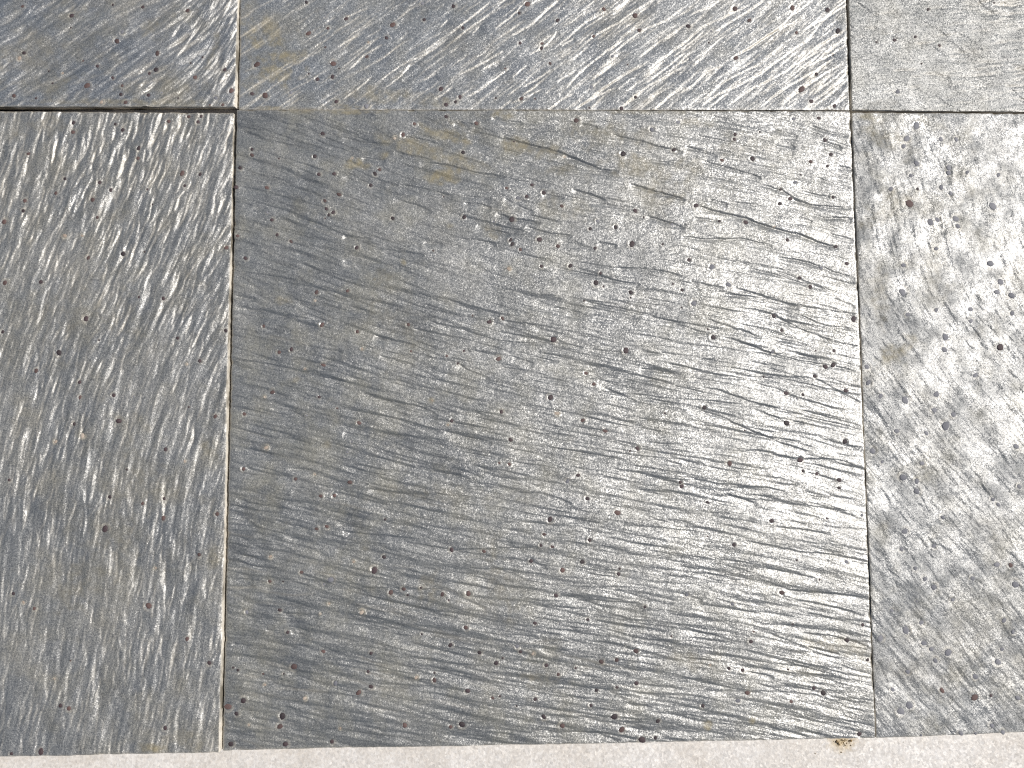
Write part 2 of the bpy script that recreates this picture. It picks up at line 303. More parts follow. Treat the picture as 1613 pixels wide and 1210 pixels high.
# crenulation lines: strength, points
LINES = {
'E': [(O2, '1.6 745 640 850 675 1000 710 1080 740 1150 770 1220 800 1300 805; 1 270 640 400 662 480 690; 1.5 360 765 480 775 560 795 620 812 760 830; 1.1 240 715 350 740 420 755; 1 700 555 760 570 850 580; 1 520 580 580 580 640 592; .8 1120 580 1200 598; 1.2 1265 630 1320 650 1400 665 1480 690 1600 715; 1.1 265 870 340 880 430 900 520 925; 1 0 835 100 855 200 862; 1.2 570 955 640 960 700 980; 1.3 720 1005 800 1030 930 1050; 1.4 630 1060 700 1080 790 1105; 1.1 860 1065 920 1085 980 1100 1080 1110; 1.2 1080 890 1150 910 1240 945; 1.6 1350 865 1430 890 1520 915 1613 940; .9 240 935 350 965 420 1000; 1.2 0 1110 60 1115 130 1125; 1 190 1175 280 1185 380 1200; .8 380 1140 470 1150; .8 560 1125 650 1130 720 1150; .8 850 760 950 775 1060 800; .8 940 915 1040 930; 1 0 645 100 670 250 682; 1 90 742 200 752; 1 1430 1015 1560 1055 1613 1075; .9 1200 1140 1290 1155; 1 590 615 700 640 800 665; .7 760 935 860 985 900 1000; .7 440 905 520 920 700 935'),
      (O3, '1.7 75 970 200 1005 300 1025 380 1055 460 1080 560 1105 660 1145 740 1165; 1.3 0 1115 120 1125 230 1125 280 1120 350 1140 430 1155; 1.3 360 865 420 880 480 895 540 940 620 965 700 972 800 978; 1 425 605 480 620 550 640; 1 20 690 80 705 170 730; 1 100 760 190 780 290 810 380 835; 1 610 590 680 615 790 640; .8 440 670 540 690; 1 650 660 700 670 760 695; 1 130 940 220 960; 1.1 610 1005 680 1025 810 1025; 1 700 1100 820 1130; 1 740 780 810 795; .9 550 1020 620 1040; .8 60 1025 180 1040; .7 640 830 760 880 805 880'),
      (O6, '1.6 450 0 560 15 650 40 720 70 820 100; 1.2 310 50 420 75 500 100 600 130 700 160; 1 40 115 110 128 200 145; 1.2 250 145 350 175 450 205 560 235; 1.2 310 240 380 255 440 275 560 340 700 390; 1.2 460 255 560 275 660 320 820 340; 1 560 250 660 265 760 280; 1.1 105 285 200 320 300 350 380 385; 1.6 190 375 270 395 350 425 430 455 540 485 690 510 750 520 840 545; 1 550 460 640 480; 1.1 340 545 420 565 560 590 680 620 850 648; 1.2 440 615 520 655 640 690 760 720; 1.4 90 610 180 625 260 660 350 690 450 712; 1.3 100 728 190 750 260 790 350 825 430 858 540 900 620 920; 1.1 340 715 430 750 500 780 580 780; 1.2 270 915 370 910 470 935 560 955 680 950 760 960 860 992; 1 560 720 680 750 860 800; .9 40 525 130 545 240 575; 1.1 590 1010 660 1030 740 1052; 1 0 955 120 985 280 1020; 1 260 1085 420 1085 500 1110; 1 200 1110 300 1145 360 1165; 1 700 255 820 270; 1 720 195 820 235; .9 610 560 760 640 850 690; .8 640 850 760 880 860 900; .8 400 520 540 560 620 570'),
      (O5, '.9 0 15 100 35 180 55; 1.2 1080 45 1200 80 1290 115 1400 130; 1.2 1280 50 1420 55 1520 70 1613 95; 1.3 1140 205 1250 235 1350 250 1450 275 1540 300 1613 318; 1 500 205 620 235 740 270; .8 760 300 860 320; 1.2 560 340 660 375 740 395 860 405 990 400; 1 1000 385 1060 410 1130 425; 1.2 150 365 250 395 340 412; 1.1 330 335 450 360 600 390; 1.1 540 500 600 540 690 570; 1 0 580 150 570 260 580 340 610; 1.2 90 640 200 670 350 700 450 745; 1.1 0 720 130 735 250 760 350 790 450 815; 1.1 170 465 260 485 340 510; 1.5 120 1090 200 1105 300 1115 400 1120; 1 0 985 150 1020 280 1040; 1 340 985 480 1010 560 1025; 1 800 470 860 485 900 500; 1.4 1400 525 1480 530 1560 550 1613 560; 1 480 820 600 850 700 870; 1 800 1110 920 1110 1000 1130 1080 1165; 1 0 825 120 845; .9 900 200 1020 240 1140 290; .9 1200 600 1400 690 1613 720; .8 1000 900 1180 930 1360 960'),
      (O4, '1.1 1105 180 1200 195; 1.2 1110 230 1250 255 1400 280 1480 300; 1 1440 415 1613 450; 1.1 1130 490 1250 500 1420 540 1560 530; 1.1 1270 710 1360 725 1440 748; 1 1110 880 1250 890 1400 910; 1.2 1150 985 1250 1020 1380 1040; 1 1370 1100 1480 1110; 1.2 1110 1140 1200 1165 1330 1185; 1 1105 65 1250 85 1400 110'),
      (O7, '1.2 1290 45 1380 70 1470 95; 1.1 1080 90 1190 100 1330 125; 1.2 1080 325 1190 325; 1.1 1400 290 1540 340; 1.2 1320 475 1400 490 1500 490; 1.1 1150 805 1280 810 1400 845; 1 1250 560 1350 575; 1 1090 625 1250 640'),
      (O9, '1.4 280 145 400 165 500 185 700 180 870 175 930 175; 1 0 95 100 110 200 125; 1.1 760 220 880 240 960 260; 1.2 40 365 200 365 340 372 470 370; 1.2 960 405 1100 405 1250 430 1400 435; .8 390 955 560 955; 1.1 1080 1040 1200 1050 1300 1080'),
      (O8, '1.2 290 140 420 165 560 195 700 205 800 225 870 235; 1 400 270 500 290 640 320; 1.2 500 375 620 385 760 395 880 410; 1.2 530 420 700 450 820 480; 1.2 560 575 700 590 800 610 900 650; 1.1 300 755 380 770 440 785; 1.1 450 75 580 90 700 110; 1 0 390 100 420; 1 600 640 750 680; 1 400 1015 550 1050 600 1065')],
'B': [(O2, '1 715 140 790 85 860 15; 1.6 800 170 900 110 960 50 1020 0; 1.3 1080 160 1150 100 1250 50; 1 460 130 495 95; 1.2 580 460 640 430 720 370 790 320; 1.1 545 355 640 310 760 240; 1 660 330 740 285; 1.2 850 410 920 370 990 325; 1 1010 390 1100 330; 1.6 1050 420 1110 350 1180 290 1260 230 1330 190; 1.2 880 260 960 215 1010 150; 1 1030 220 1090 180; 1.5 1130 210 1200 160 1300 110 1360 60 1470 0; 1.6 1260 265 1340 195 1420 140 1530 95 1613 30; 1.2 970 520 1030 470 1090 440; 1.5 1090 520 1160 470 1220 420 1300 370 1410 300; 1.2 1100 510 1200 450 1290 410; 1.3 1310 510 1360 465 1450 400 1613 310; 1.5 1430 390 1500 340 1613 250; 1.6 1480 300 1560 240 1613 200; 1.2 1400 270 1500 190; 1.4 1470 520 1540 450 1613 410; 1 30 330 100 260 190 210; .9 0 90 60 60 120 40; .9 190 420 260 370 330 290; .9 150 400 270 310 420 240 500 180; 1 0 470 70 420 140 360; 1.3 500 165 560 120 640 60 700 5; 1 610 160 645 125; 1 430 470 520 410; 1 800 365 870 310; .9 380 380 440 345; 1 790 490 900 440 940 420; 1 730 525 800 470'),
      (O3, '1.3 0 240 60 190 110 150; 1.2 0 300 40 275; 1.6 0 440 60 400 120 340 200 310; 1.2 160 410 270 350 380 300; 1.7 100 490 190 440 300 390 400 330 520 240 600 190 660 110; 1.6 220 500 330 420 420 380 520 320 600 270 690 220; 1.6 370 510 430 460 520 400 620 340 730 270; 1.5 470 500 540 440 600 400 700 330 770 300; 1.4 640 470 700 420 775 370; 1.3 230 280 330 220 440 150 540 100; 1.4 270 260 350 210 480 120 560 30; 1.4 560 290 640 220 760 150; 1.4 600 310 700 260 775 215; 1.3 0 220 100 130 250 60 330 20; 1 50 70 150 30; 1.4 160 150 290 70 400 0; 1.4 580 140 690 80 770 30; 1.2 720 495 785 455')],
}
# ochre stains: pixel x, y, radius x, radius y, strength
STAINS = {
'A': [(95, 130, 40, 12, .45, 25), (235, 40, 40, 10, .4, 30), (338, 70, 9, 45, .6, -15), (120, 20, 90, 14, .3, 20), (265, 138, 60, 16, .3, 0), (30, 85, 60, 25, .3, 0), (200, 160, 170, 5, .5, 0)],
'B': [(415, 50, 34, 26, .75, 0), (438, 98, 38, 44, .95, 0), (400, 130, 26, 22, .5, 0), (700, 158, 30, 12, .5, 0), (590, 150, 60, 18, .5, 0), (560, 168, 50, 6, .6, 0), (390, 10, 20, 20, .4, 0), (440, 170, 60, 4, .7, 0)],
'C': [(1400, 40, 60, 30, .2, 0), (1460, 75, 60, 20, .2, 0), (1380, 165, 40, 10, .25, 0)],
'D': [(70, 190, 26, 20, .4, 0), (20, 200, 12, 20, .3, 0), (245, 1178, 24, 9, .95, 0), (290, 1165, 40, 14, .4, 0), (330, 700, 14, 26, .45, 0), (180, 840, 40, 70, .25, 0), (130, 480, 60, 60, .2, 0), (110, 930, 30, 40, .3, 0), (230, 730, 60, 60, .25, 0), (335, 880, 10, 12, .5, 0)],
'E': [(705, 212, 44, 20, .9, 0), (660, 232, 66, 17, .85, -14), (720, 252, 46, 18, .8, -14), (605, 245, 16, 9, .8, 0), (563, 259, 22, 8, 1.0, 0), (695, 278, 26, 12, .95, 0), (810, 228, 22, 14, .8, 0), (790, 182, 40, 8, .9, 0), (860, 240, 32, 12, .6, -10), (880, 270, 30, 10, .5, 0), (1000, 262, 50, 26, .6, 0), (1015, 300, 40, 16, .6, 0), (1075, 260, 30, 30, .5, 0), (1090, 195, 30, 10, .6, 0), (970, 215, 80, 26, .5, -10), (1060, 300, 60, 30, .5, 0), (900, 330, 50, 20, .35, -10), (1180, 230, 60, 30, .35, 0), (712, 356, 12, 10, .6, 0), (470, 176, 26, 4, .7, 0), (560, 177, 60, 4, .8, 0), (1000, 176, 120, 5, .5, 0), (780, 365, 20, 10, .5, 0), (445, 475, 14, 8, .5, 0), (465, 598, 10, 8, .45, 0), (575, 865, 14, 8, .5, 0), (680, 930, 18, 30, .45, 0), (785, 920, 20, 60, .4, 0), (850, 1070, 40, 24, .45, 0), (800, 945, 12, 20, .4, 0), (1320, 1020, 90, 12, .55, -10), (1115, 1143, 8, 7, 1.0, 0), (1185, 1136, 6, 6, .8, 0), (1090, 1040, 30, 14, .4, 0), (515, 700, 10, 7, .5, 0), (700, 780, 80, 14, .25, -5), (640, 520, 60, 30, .2, -12), (600, 445, 20, 30, .3, -12), (875, 650, 8, 8, .8, 0), (680, 632, 8, 6, .8, 0), (802, 424, 5, 6, 1, 0), (635, 412, 5, 6, .9, 0), (590, 440, 5, 5, .8, 0)],
'F': [(1362, 185, 16, 9, .95, 0), (1385, 215, 34, 26, .55, 0), (1470, 195, 20, 12, .4, 0), (1410, 560, 24, 16, .9, 20), (1432, 545, 14, 14, .7, 0), (1392, 330, 30, 60, .5, -60), (1475, 450, 30, 40, .35, 0), (1480, 420, 16, 34, .35, 0), (1385, 470, 14, 60, .4, 0)],
}

# ---------------------------------------------------------------- tiles
rngG = np.random.default_rng(11)
edge_mat = edge_material()
g_dark = garnet_material('garnet_dark', (0.020, 0.015, 0.018), (0.058, 0.038, 0.042), 0.5)
g_grey = garnet_material('garnet_grey', (0.11, 0.112, 0.13), (0.19, 0.19, 0.21), 0.5)  # paler grey garnets, most of them on the right tile
g_red = garnet_material('garnet_red', (0.048, 0.031, 0.031), (0.110, 0.068, 0.062), 0.55)
g_pale = garnet_material('garnet_broken', (0.22, 0.165, 0.13), (0.42, 0.36, 0.30), 0.6)

def garnet_mesh(rng, mat):
    n = 9
    vs, fs = [], []
    rings = [(1.0, -0.35), (0.97, 0.10), (0.72, 0.34)]
    jit = rng.uniform(0.72, 1.2, n)
    jit = (jit * 2 + np.roll(jit, 1)) / 3
    for k, (r, z) in enumerate(rings):
        for i in range(n):
            a = 2 * math.pi * (i + 0.15 * k) / n
            q = r * jit[i] * (1 if k < 2 else rng.uniform(0.9, 1.1))
            vs.append((q * math.cos(a), q * math.sin(a), z + (rng.uniform(-0.07, 0.07) if k else 0)))
    vs.append((rng.uniform(-.15, .15), rng.uniform(-.15, .15), 0.42))
    for k in range(2):
        for i in range(n):
            j = (i + 1) % n
            fs.append((k * n + i, k * n + j, (k + 1) * n + j, (k + 1) * n + i))
    for i in range(n):
        fs.append((2 * n + i, 2 * n + (i + 1) % n, 3 * n))
    me = bpy.data.meshes.new('garnet')
    me.from_pydata(vs, [], fs)
    me.materials.append(mat)
    me.polygons.foreach_set('use_smooth', [True] * len(fs))
    return me

GM = {'g': [garnet_mesh(rngG, g_grey) for _ in range(4)],
      'd': [garnet_mesh(rngG, g_dark) for _ in range(4)],
      'r': [garnet_mesh(rngG, g_red) for _ in range(4)],
      'p': [garnet_mesh(rngG, g_pale) for _ in range(3)]}

FX = (at(0, 600)[0] - 0.012, at(1613, 600)[0] + 0.012)
FY = (at(800, 1210)[1] - 0.012, at(800, 0)[1] + 0.012)
STEP = 0.0008

def axis(a, b, lo, hi):
    """positions 0..1 along a..b: fine where the picture looks, wider outside"""
    L = b - a
    out = [a]
    x = a
    while x < b - 1e-9:
        d = max(lo - x, x - hi, 0)
        x = x + STEP * (1 + min(d / 0.012, 4.0))
        out.append(x)
    out = np.array(out[:-1] + [b])
    if out[-1] - out[-2] < STEP * 0.4:
        out = np.delete(out, -2)
    return (out - a) / L

def mesh_from_arrays(name, verts, quads, smooth_, ngon=None):
    me = bpy.data.meshes.new(name)
    ne = 0 if ngon is None else len(ngon)
    me.vertices.add(len(verts)); me.loops.add(quads.size + ne); me.polygons.add(len(quads) + (1 if ne else 0))
    me.vertices.foreach_set('co', verts.astype(np.float32).ravel())
    li, ls = quads.ravel(), np.arange(len(quads)) * 4
    if ne:
        li, ls = np.concatenate([li, ngon]), np.concatenate([ls, [quads.size]])
    me.loops.foreach_set('vertex_index', li.astype(np.int32))
    me.polygons.foreach_set('loop_start', ls.astype(np.int32))
    me.update(calc_edges=True)
    me.polygons.foreach_set('use_smooth', np.full(len(ls), smooth_))
    me.update()
    return me

class Tile:
    def __init__(self, key, corners, zc, seed):
        # corners bl, br, tr, tl in metres; zc heights of the top at them
        self.key = key
        self.taper = {'A': (0.0026, 0.0045), 'D': (0.0012, 0.0)}.get(key, (0.0, 0.0))
        self.chips = {'E': (1.7, 1, 1, 1)}.get(key, (1, 1, 1, 1))
        self.rng = np.random.default_rng(seed)
        c = np.array(corners)
        u = axis(c[:, 0].min(), c[:, 0].max(), *FX)
        v = axis(c[:, 1].min(), c[:, 1].max(), *FY)
        U, V = np.meshgrid(u, v)
        self.U, self.V = U, V
        w = [(1 - U) * (1 - V), U * (1 - V), U * V, (1 - U) * V]
        self.X = sum(w[i] * c[i, 0] for i in range(4))
        self.Y = sum(w[i] * c[i, 1] for i in range(4))
        self.Z0 = sum(w[i] * zc[i] for i in range(4))
        self.H = np.zeros_like(self.X)
        self.mica = np.zeros_like(self.X)
        self.stain = np.zeros_like(self.X)
        self.gloss = np.ones_like(self.X)          # specular scale, lowered by area to weaken the glare
        self.c = c
        self.mid = {'A': (.82, .08), 'B': (.5, .08), 'C': (.14, .08), 'D': (.82, .5), 'E': (.5, .5), 'F': (.12, .5)}[key]
        self.size = (np.ptp(c[:, 0]), np.ptp(c[:, 1]))
        m, n = self.X.shape
        self.xm = self.X[m // 2].copy(); self.ym = self.Y[:, n // 2].copy()
    def patch(self, x0, x1, y0, y1):
        g = 0.004
        i0, i1 = np.searchsorted(self.xm, (x0 - g, x1 + g))
        j0, j1 = np.searchsorted(self.ym, (y0 - g, y1 + g))
        if i1 - i0 < 2 or j1 - j0 < 2:
            return None
        return slice(j0, j1), slice(i0, i1)
    def uv(self, x, y):
        return ((x - self.c[:, 0].min()) / self.size[0], (y - self.c[:, 1].min()) / self.size[1])
    def xy(self, u, v):
        return (self.c[:, 0].min() + u * self.size[0], self.c[:, 1].min() + v * self.size[1])
    def stroke(self, x, y, th, L, ws, wl, A, side, bend=0.0, wob=0.0, mica=0.0):
        """a crease: a short steep face on one side, a long ramp on the other"""
        ct, st = math.cos(th), math.sin(th)
        ext = max(wl * 2.5, ws * 2)
        rx = abs(ct) * L + abs(st) * ext; ry = abs(st) * L + abs(ct) * ext
        p = self.patch(x - rx, x + rx, y - ry, y + ry)
        if p is None:
            return
        dx = self.X[p] - x; dy = self.Y[p] - y
        t = (dx * ct + dy * st) / L
        s = (-dx * st + dy * ct) * side
        s = s - bend * L * (t * t - 0.3) - wob * np.sin(t * 5.0 + x * 900.0)
        tap = np.clip(1 - t * t, 0, None)
        prof = np.where(s > 0, np.exp(-s / wl), smooth(-ws, 0, s))
        self.H[p] -= A * tap * prof
        if mica:
            self.mica[p] += mica * np.sqrt(tap) * np.exp(-((s + ws * 0.5) / (ws * 0.75)) ** 2)
    def line(self, pts, ws, wl, A, side, mica=0.0):
        pts = np.array(pts)
        # finer path with a slight wander
        out = [pts[0]]
        for a, b in zip(pts[:-1], pts[1:]):
            n = max(2, int(np.hypot(*(b - a)) / 0.004))
            for k in range(1, n + 1):
                out.append(a + (b - a) * k / n)
        q = np.array(out)
        q[1:-1] = (q[:-2] + 2 * q[1:-1] + q[2:]) / 4
        q[1:-1] += self.rng.normal(0, 0.00022, q[1:-1].shape)
        ext = wl * 2.8
        p = self.patch(q[:, 0].min() - ext, q[:, 0].max() + ext, q[:, 1].min() - ext, q[:, 1].max() + ext)
        if p is None:
            return
        X, Y = self.X[p], self.Y[p]
        best = np.full(X.shape, 9.0); sg = np.zeros(X.shape); tt = np.zeros(X.shape)
        n = len(q) - 1
        for k in range(n):
            a, b = q[k], q[k + 1]
            d = b - a; L = np.hypot(*d) + 1e-12; d = d / L
            rx, ry = X - a[0], Y - a[1]
            t = np.clip((rx * d[0] + ry * d[1]) / L, 0, 1)
            ex, ey = rx - d[0] * L * t, ry - d[1] * L * t
            r = np.hypot(ex, ey)
            c = r < best
            best[c] = r[c]
            s = (-d[1] * rx + d[0] * ry)
            sg[c] = np.sign(s[c]) * side
            tt[c] = ((k + t) / n)[c]
        tap = np.clip(np.minimum(tt, 1 - tt) * 8, 0, 1) ** 0.6
        e = (tt <= 0) | (tt >= 1)
        s = best * sg
        prof = np.where(s > 0, np.exp(-s / wl), smooth(-ws, 0, s))
        self.H[p] -= A * np.where(e, 0, tap) * prof
        if mica:
            self.mica[p] += mica * np.where(e, 0, tap) * np.exp(-((s + ws * 0.5) / (ws * 0.8)) ** 2)
    def scatter(self, n, theta, L, ws, wl, A, side, weight=None, mica=0.0, bend=0.12, jit=6, urange=(0, 1), vrange=(0, 1), patchy=0.8):
        r = self.rng
        pa, pb = VNoise(r, 60 * P), VNoise(r, 20 * P)      # creases fade out and gather in patches
        k = 0
        while k < n:
            u = r.uniform(*urange); v = r.uniform(*vrange)
            if weight is not None and r.uniform() > weight(u, v):
                k += 0.34
                continue
            k += 1
            x, y = self.xy(u, v)
            a = R(theta(u, v) + r.normal(0, jit))
            s = side if side else r.choice((-1, 1))
            w = r.uniform(0.7, 1.4)
            xa, ya = np.array([x]), np.array([y])
            f = float(np.clip(0.85 + 0.75 * pa(xa, ya)[0] + 0.55 * pb(xa, ya)[0], 0.15, 1.9)) * patchy + (1 - patchy)
            self.stroke(x, y, a, r.uniform(*L) * P, r.uniform(*ws) * P, r.uniform(*wl) * P * w,
                        r.uniform(*A) * P * f, s, r.normal(0, bend) * 0.3, r.uniform(0, 0.8) * P, mica * f)
    def ground_noise(self, amps):
        for cell, a in amps:
            self.H += a * P * VNoise(self.rng, cell * P)(self.X, self.Y)
    def foliation(self, theta, amps, weight=None):
        """fine ripples drawn out along the foliation: (width, length, height) in photo pixels"""
        th = np.radians(np.vectorize(theta, otypes=[float])(self.U[::16, ::16], self.V[::16, ::16]))
        iy = np.minimum(np.arange(self.U.shape[0]) // 16, th.shape[0] - 1); ix = np.minimum(np.arange(self.U.shape[1]) // 16, th.shape[1] - 1)
        T = th[iy][:, ix]
        for ax in (0, 1):                                   # soften the steps of the coarse field
            for _ in range(2):
                c = np.cumsum(np.pad(T, [(17, 16) if a == ax else (0, 0) for a in (0, 1)], mode='edge'), axis=ax)
                n = T.shape[ax]
                T = (np.take(c, np.arange(33, 33 + n), axis=ax) - np.take(c, np.arange(0, n), axis=ax)) / 33
        cx, cy = self.xy(*self.mid)
        x, y = self.X - cx, self.Y - cy
        along = x * np.cos(T) + y * np.sin(T)
        across = -x * np.sin(T) + y * np.cos(T)
        wv = 0.35 if self.key == 'B' else 1.0
        across = across + wv * 2.0 * P * VNoise(self.rng, 60 * P)(self.X, self.Y) + wv * 5.0 * P * VNoise(self.rng, 170 * P)(self.X, self.Y)
        self.fol = np.stack([along / 9.0, across, np.zeros_like(x)], -1)
        w = 1.0 if weight is None else weight(self.U, self.V)
        for wd, ln, a in amps:
            n = VNoise(self.rng, 1.0)
            n.ca, n.sa = 1.0, 0.0
            f = n(along / (ln * P), across / (wd * P))
            self.H += a * P * w * np.where(f > 0, f, f * 0.7) * (0.75 + 0.5 * VNoise(self.rng, 90 * P)(self.X, self.Y))
    def garnet_pits(self, theta):
        out = []
        for o, txt in GARNETS[self.key]:
            w = txt.split()
            for i in range(0, len(w), 3):
                px, py = pix(o, float(w[i]), float(w[i + 1]))
                size, tone = int(w[i + 2][0]), w[i + 2][1]
                if self.key == 'F' and tone == 'd':
                    tone = 'g' if self.rng.uniform() < 0.92 else 'd'
                elif tone == 'd' and self.rng.uniform() < 0.12:
                    tone = 'g'
                x, y = at(px, py, self.zref)
                r = (2.0, 3.35, 4.7)[size] * self.rng.uniform(0.82, 1.14) * P * (1.3 if self.key == 'F' else 1.0)
                u, v = self.uv(x, y)
                if not (0.002 < u < 0.998 and 0.002 < v < 0.998):
                    continue
                a = R(theta(u, v))
                e = r * 9
                p = self.patch(x - e, x + e, y - e, y + e)
                if p is None:
                    continue
                dx, dy = self.X[p] - x, self.Y[p] - y
                rho = np.hypot(dx, dy)
                near = rho < r * 1.6
                base = float(np.mean(self.H[p][near])) if near.any() else 0.0
                al = dx * math.cos(a) + dy * math.sin(a); ac = -dx * math.sin(a) + dy * math.cos(a)
                rim = self.rng.uniform(0.08, 0.6) * P
                ph = self.rng.uniform(0, 6.28)
                self.H[p] += rim * 0.7 * np.exp(-(ac / (r * 1.2)) ** 2 - np.abs(al) / (r * 2.6))
                ang = np.arctan2(ac, al)
                mod = np.clip(0.35 + 0.75 * np.cos(ang - ph), 0, 1)
                self.H[p] += rim * 0.8 * mod * np.exp(-((rho - r * 1.45) / (r * 0.4)) ** 2)
                k = 1 - smooth(r * 0.7, r * 1.3, rho)
                self.H[p] = self.H[p] * (1 - k) + (base - 0.12 * P) * k
                self.mica[p] += (0.7 if tone == 'p' else 0.32) * mod * np.exp(-((rho - r * 1.4) / (r * 0.35)) ** 2)
                self.stain[p] += (0.35 if tone == 'p' else 0.0) * np.exp(-(rho / (2.2 * r)) ** 2)
                zz = float(np.mean(self.Z0[p][near])) if near.any() else 0.0
                out.append((x, y, zz + base, r, tone, a))
        return out
    def stains(self):
        wob = VNoise(self.rng, 9 * P); wob2 = VNoise(self.rng, 26 * P)
        for px, py, rx, ry, s, ang in STAINS[self.key]:
            x, y = at(px, py, self.zref)
            e = max(rx, ry) * 2.6 * P
            p = self.patch(x - e, x + e, y - e, y + e)
            if p is None:
                continue
            a = R(ang)
            dx, dy = self.X[p] - x, self.Y[p] - y
            q = np.hypot((dx * math.cos(a) + dy * math.sin(a)) / (rx * P), (-dx * math.sin(a) + dy * math.cos(a)) / (ry * P))
            q = q + 0.45 * wob(self.X[p], self.Y[p]) + 0.5 * wob2(self.X[p], self.Y[p])
            self.stain[p] = np.maximum(self.stain[p], s * (1 - smooth(0.2, 1.35, q)))
    def edges(self):
        """wavering sawn edge with tiny chips"""
        W, Hh = self.size
        d = [self.U * W, (1 - self.U) * W, self.V * Hh, (1 - self.V) * Hh]
        for k in range(4):
            along = self.Y if k < 2 else self.X
            n1, n2, n3 = VNoise(self.rng, 11 * P), VNoise(self.rng, 3.5 * P), VNoise(self.rng, 60 * P)
            zero = np.zeros_like(along)
            wv = 0.35 * n1(along, zero) + 0.22 * n2(along, zero)
            sgn = 1 if k in (0, 2) else -1
            f = np.exp(-d[k] / (3.0 * P))
            off = sgn * (0.55 + 0.9 * wv) * P * f
            if k < 2:
                self.X += off
            else:
                self.Y += off
            chip = np.clip(n1(along + 5.0, zero) + 0.5 * n2(along + 3.0, zero) + 0.5 * n3(along, zero) - 0.25, 0, 1.2)
            ck = self.chips[k]
            self.H -= (0.45 + 1.7 * chip) * ck * P * np.exp(-d[k] / ((1.3 + 1.2 * chip) * ck * P))
            self.mica += (0.35 + 0.6 * chip) * np.exp(-d[k] / (1.2 * P))
    def build(self, label, mat, garnets, bottom=GROUND_Z):
        Zt = self.Z0 + self.H
        m, n = self.X.shape
        ox, oy = float(self.c[:, 0].mean()), float(self.c[:, 1].mean())
        top = np.stack([self.X - ox, self.Y - oy, Zt - bottom], -1).reshape(-1, 3)
        idx = np.arange(m * n).reshape(m, n)
        q = np.stack([idx[:-1, :-1], idx[:-1, 1:], idx[1:, 1:], idx[1:, :-1]], -1).reshape(-1, 4)
        ring = np.concatenate([idx[0, :-1], idx[:-1, -1], idx[-1, :0:-1], idx[:0:-1, 0]])
        nr = len(ring)
        up = top[ring].copy()
        # sawn side: duplicate rim, a middle row and the foot
        mid = up.copy(); mid[:, 2] = mid[:, 2] * 0.5
        foot = up.copy(); foot[:, 2] = 0.0
        tr, tb = self.taper                     # sawn sides out of plumb: right, front
        ru, rv = self.U.ravel()[ring], self.V.ravel()[ring]
        for row, k in ((mid, 0.5), (foot, 1.0)):
            row[:, 0] += np.where(ru > 0.9999, tr * k, 0)
            row[:, 1] += np.where(rv < 0.0001, tb * k, 0)
        i = np.arange(nr); j = (i + 1) % nr
        sides = np.concatenate([np.stack([nr * (k + 1) + i, nr * (k + 1) + j, nr * k + j, nr * k + i], -1) for k in range(2)])
        o = bpy.data.objects.new('slate_tile', None)
        o.empty_display_size = 0.05
        o.location = (ox, oy, bottom)
        o['label'] = label
        o['category'] = 'tile'
        o['group'] = 'slate tiles laid edge to edge'
        C.objects.link(o)
        me = mesh_from_arrays('cleft_face', top, q, True)
        me.materials.append(mat)
        for nm, arr in (('stain', self.stain), ('mica', self.mica), ('gloss', self.gloss)):
            a = me.attributes.new(nm, 'FLOAT', 'POINT')
            a.data.foreach_set('value', np.clip(arr, 0, 1).ravel().astype(np.float32))
        a = me.attributes.new('fol', 'FLOAT_VECTOR', 'POINT')
        a.data.foreach_set('vector', self.fol.astype(np.float32).ravel())
        part = bpy.data.objects.new('cleft_face', me)
        part.parent = o
        C.objects.link(part)
        me = mesh_from_arrays('sawn_edge', np.concatenate([up, mid, foot]), sides, False, (nr * 2 + i)[::-1])
        me.materials.append(edge_mat)
        part = bpy.data.objects.new('sawn_edge', me)
        part.parent = o
        C.objects.link(part)
        for x, y, z, r, tone, rot in garnets:
            g = bpy.data.objects.new('garnet', GM[tone][self.rng.integers(len(GM[tone]))])
            g.parent = o
            g.location = (x - ox, y - oy, z - bottom - 0.02 * P)
            g.rotation_euler = (0, 0, self.rng.uniform(0, 6.28) if self.rng.uniform() < .5 else rot)
            s = r * 0.95
            g.scale = (s * self.rng.uniform(0.9, 1.28), s * self.rng.uniform(0.85, 1.02), s * self.rng.uniform(0.35, 0.6))
            C.objects.link(g)
        return o

def corners(bl, br, tr, tl, z):
    """each corner a pixel (px, py) or None; unseen corners follow from the size of the tile"""
    pts = [None if p is None else at(*p, zz) for p, zz in zip((bl, br, tr, tl), z)]
    return pts

S = 0.6
def far_left(p, q=None):
    d = np.array([-1.0, 0.004]); return np.array(p) + d * S

# --- heights of the tile tops at bl, br, tr, tl
zE = (0, 0, 0, 0)
cE = [at(350, 1183.5), at(1379.6, 1163.5), at(1339.8, 174.6), at(372.8, 173.2)]
zD = (0.0036, 0.0042, -0.0012, 0.0002)
dBR, dTR = at(344.5, 1186.5, zD[1]), at(367.8, 177.2, zD[2])
cD = [at(-20, 1193, zD[0]), dBR, dTR, at(-20, 174.5, zD[3])]
k = 0.55 / (dTR[0] - cD[3][0])
def extend(near, seen, length):
    d = (seen - near) / np.hypot(*(seen - near)); return near + d * length
cD[0] = extend(dBR, cD[0], S); cD[3] = extend(dTR, cD[3], S)
zA = (0.0020, 0.0042, 0.0042, 0.0020)
aBR = at(368.8, 167.2, zA[1])
aTRd = at(373.6, 0, zA[1])
cA = [extend(aBR, at(-20, 168.7, zA[0]), S), aBR, extend(aBR, aTRd, S), None]
cA[3] = cA[2] + (cA[0] - cA[1])
zB = (-0.0004, 0.0004, 0.0006, 0.0)
cB = [at(375.6, 173.2, zB[0]), at(1338.8, 173.2, zB[1]), None, None]
cB[3] = extend(cB[0], at(378.4, 0, zB[0]), S); cB[2] = extend(cB[1], at(1333.2, 0, zB[1]), S)
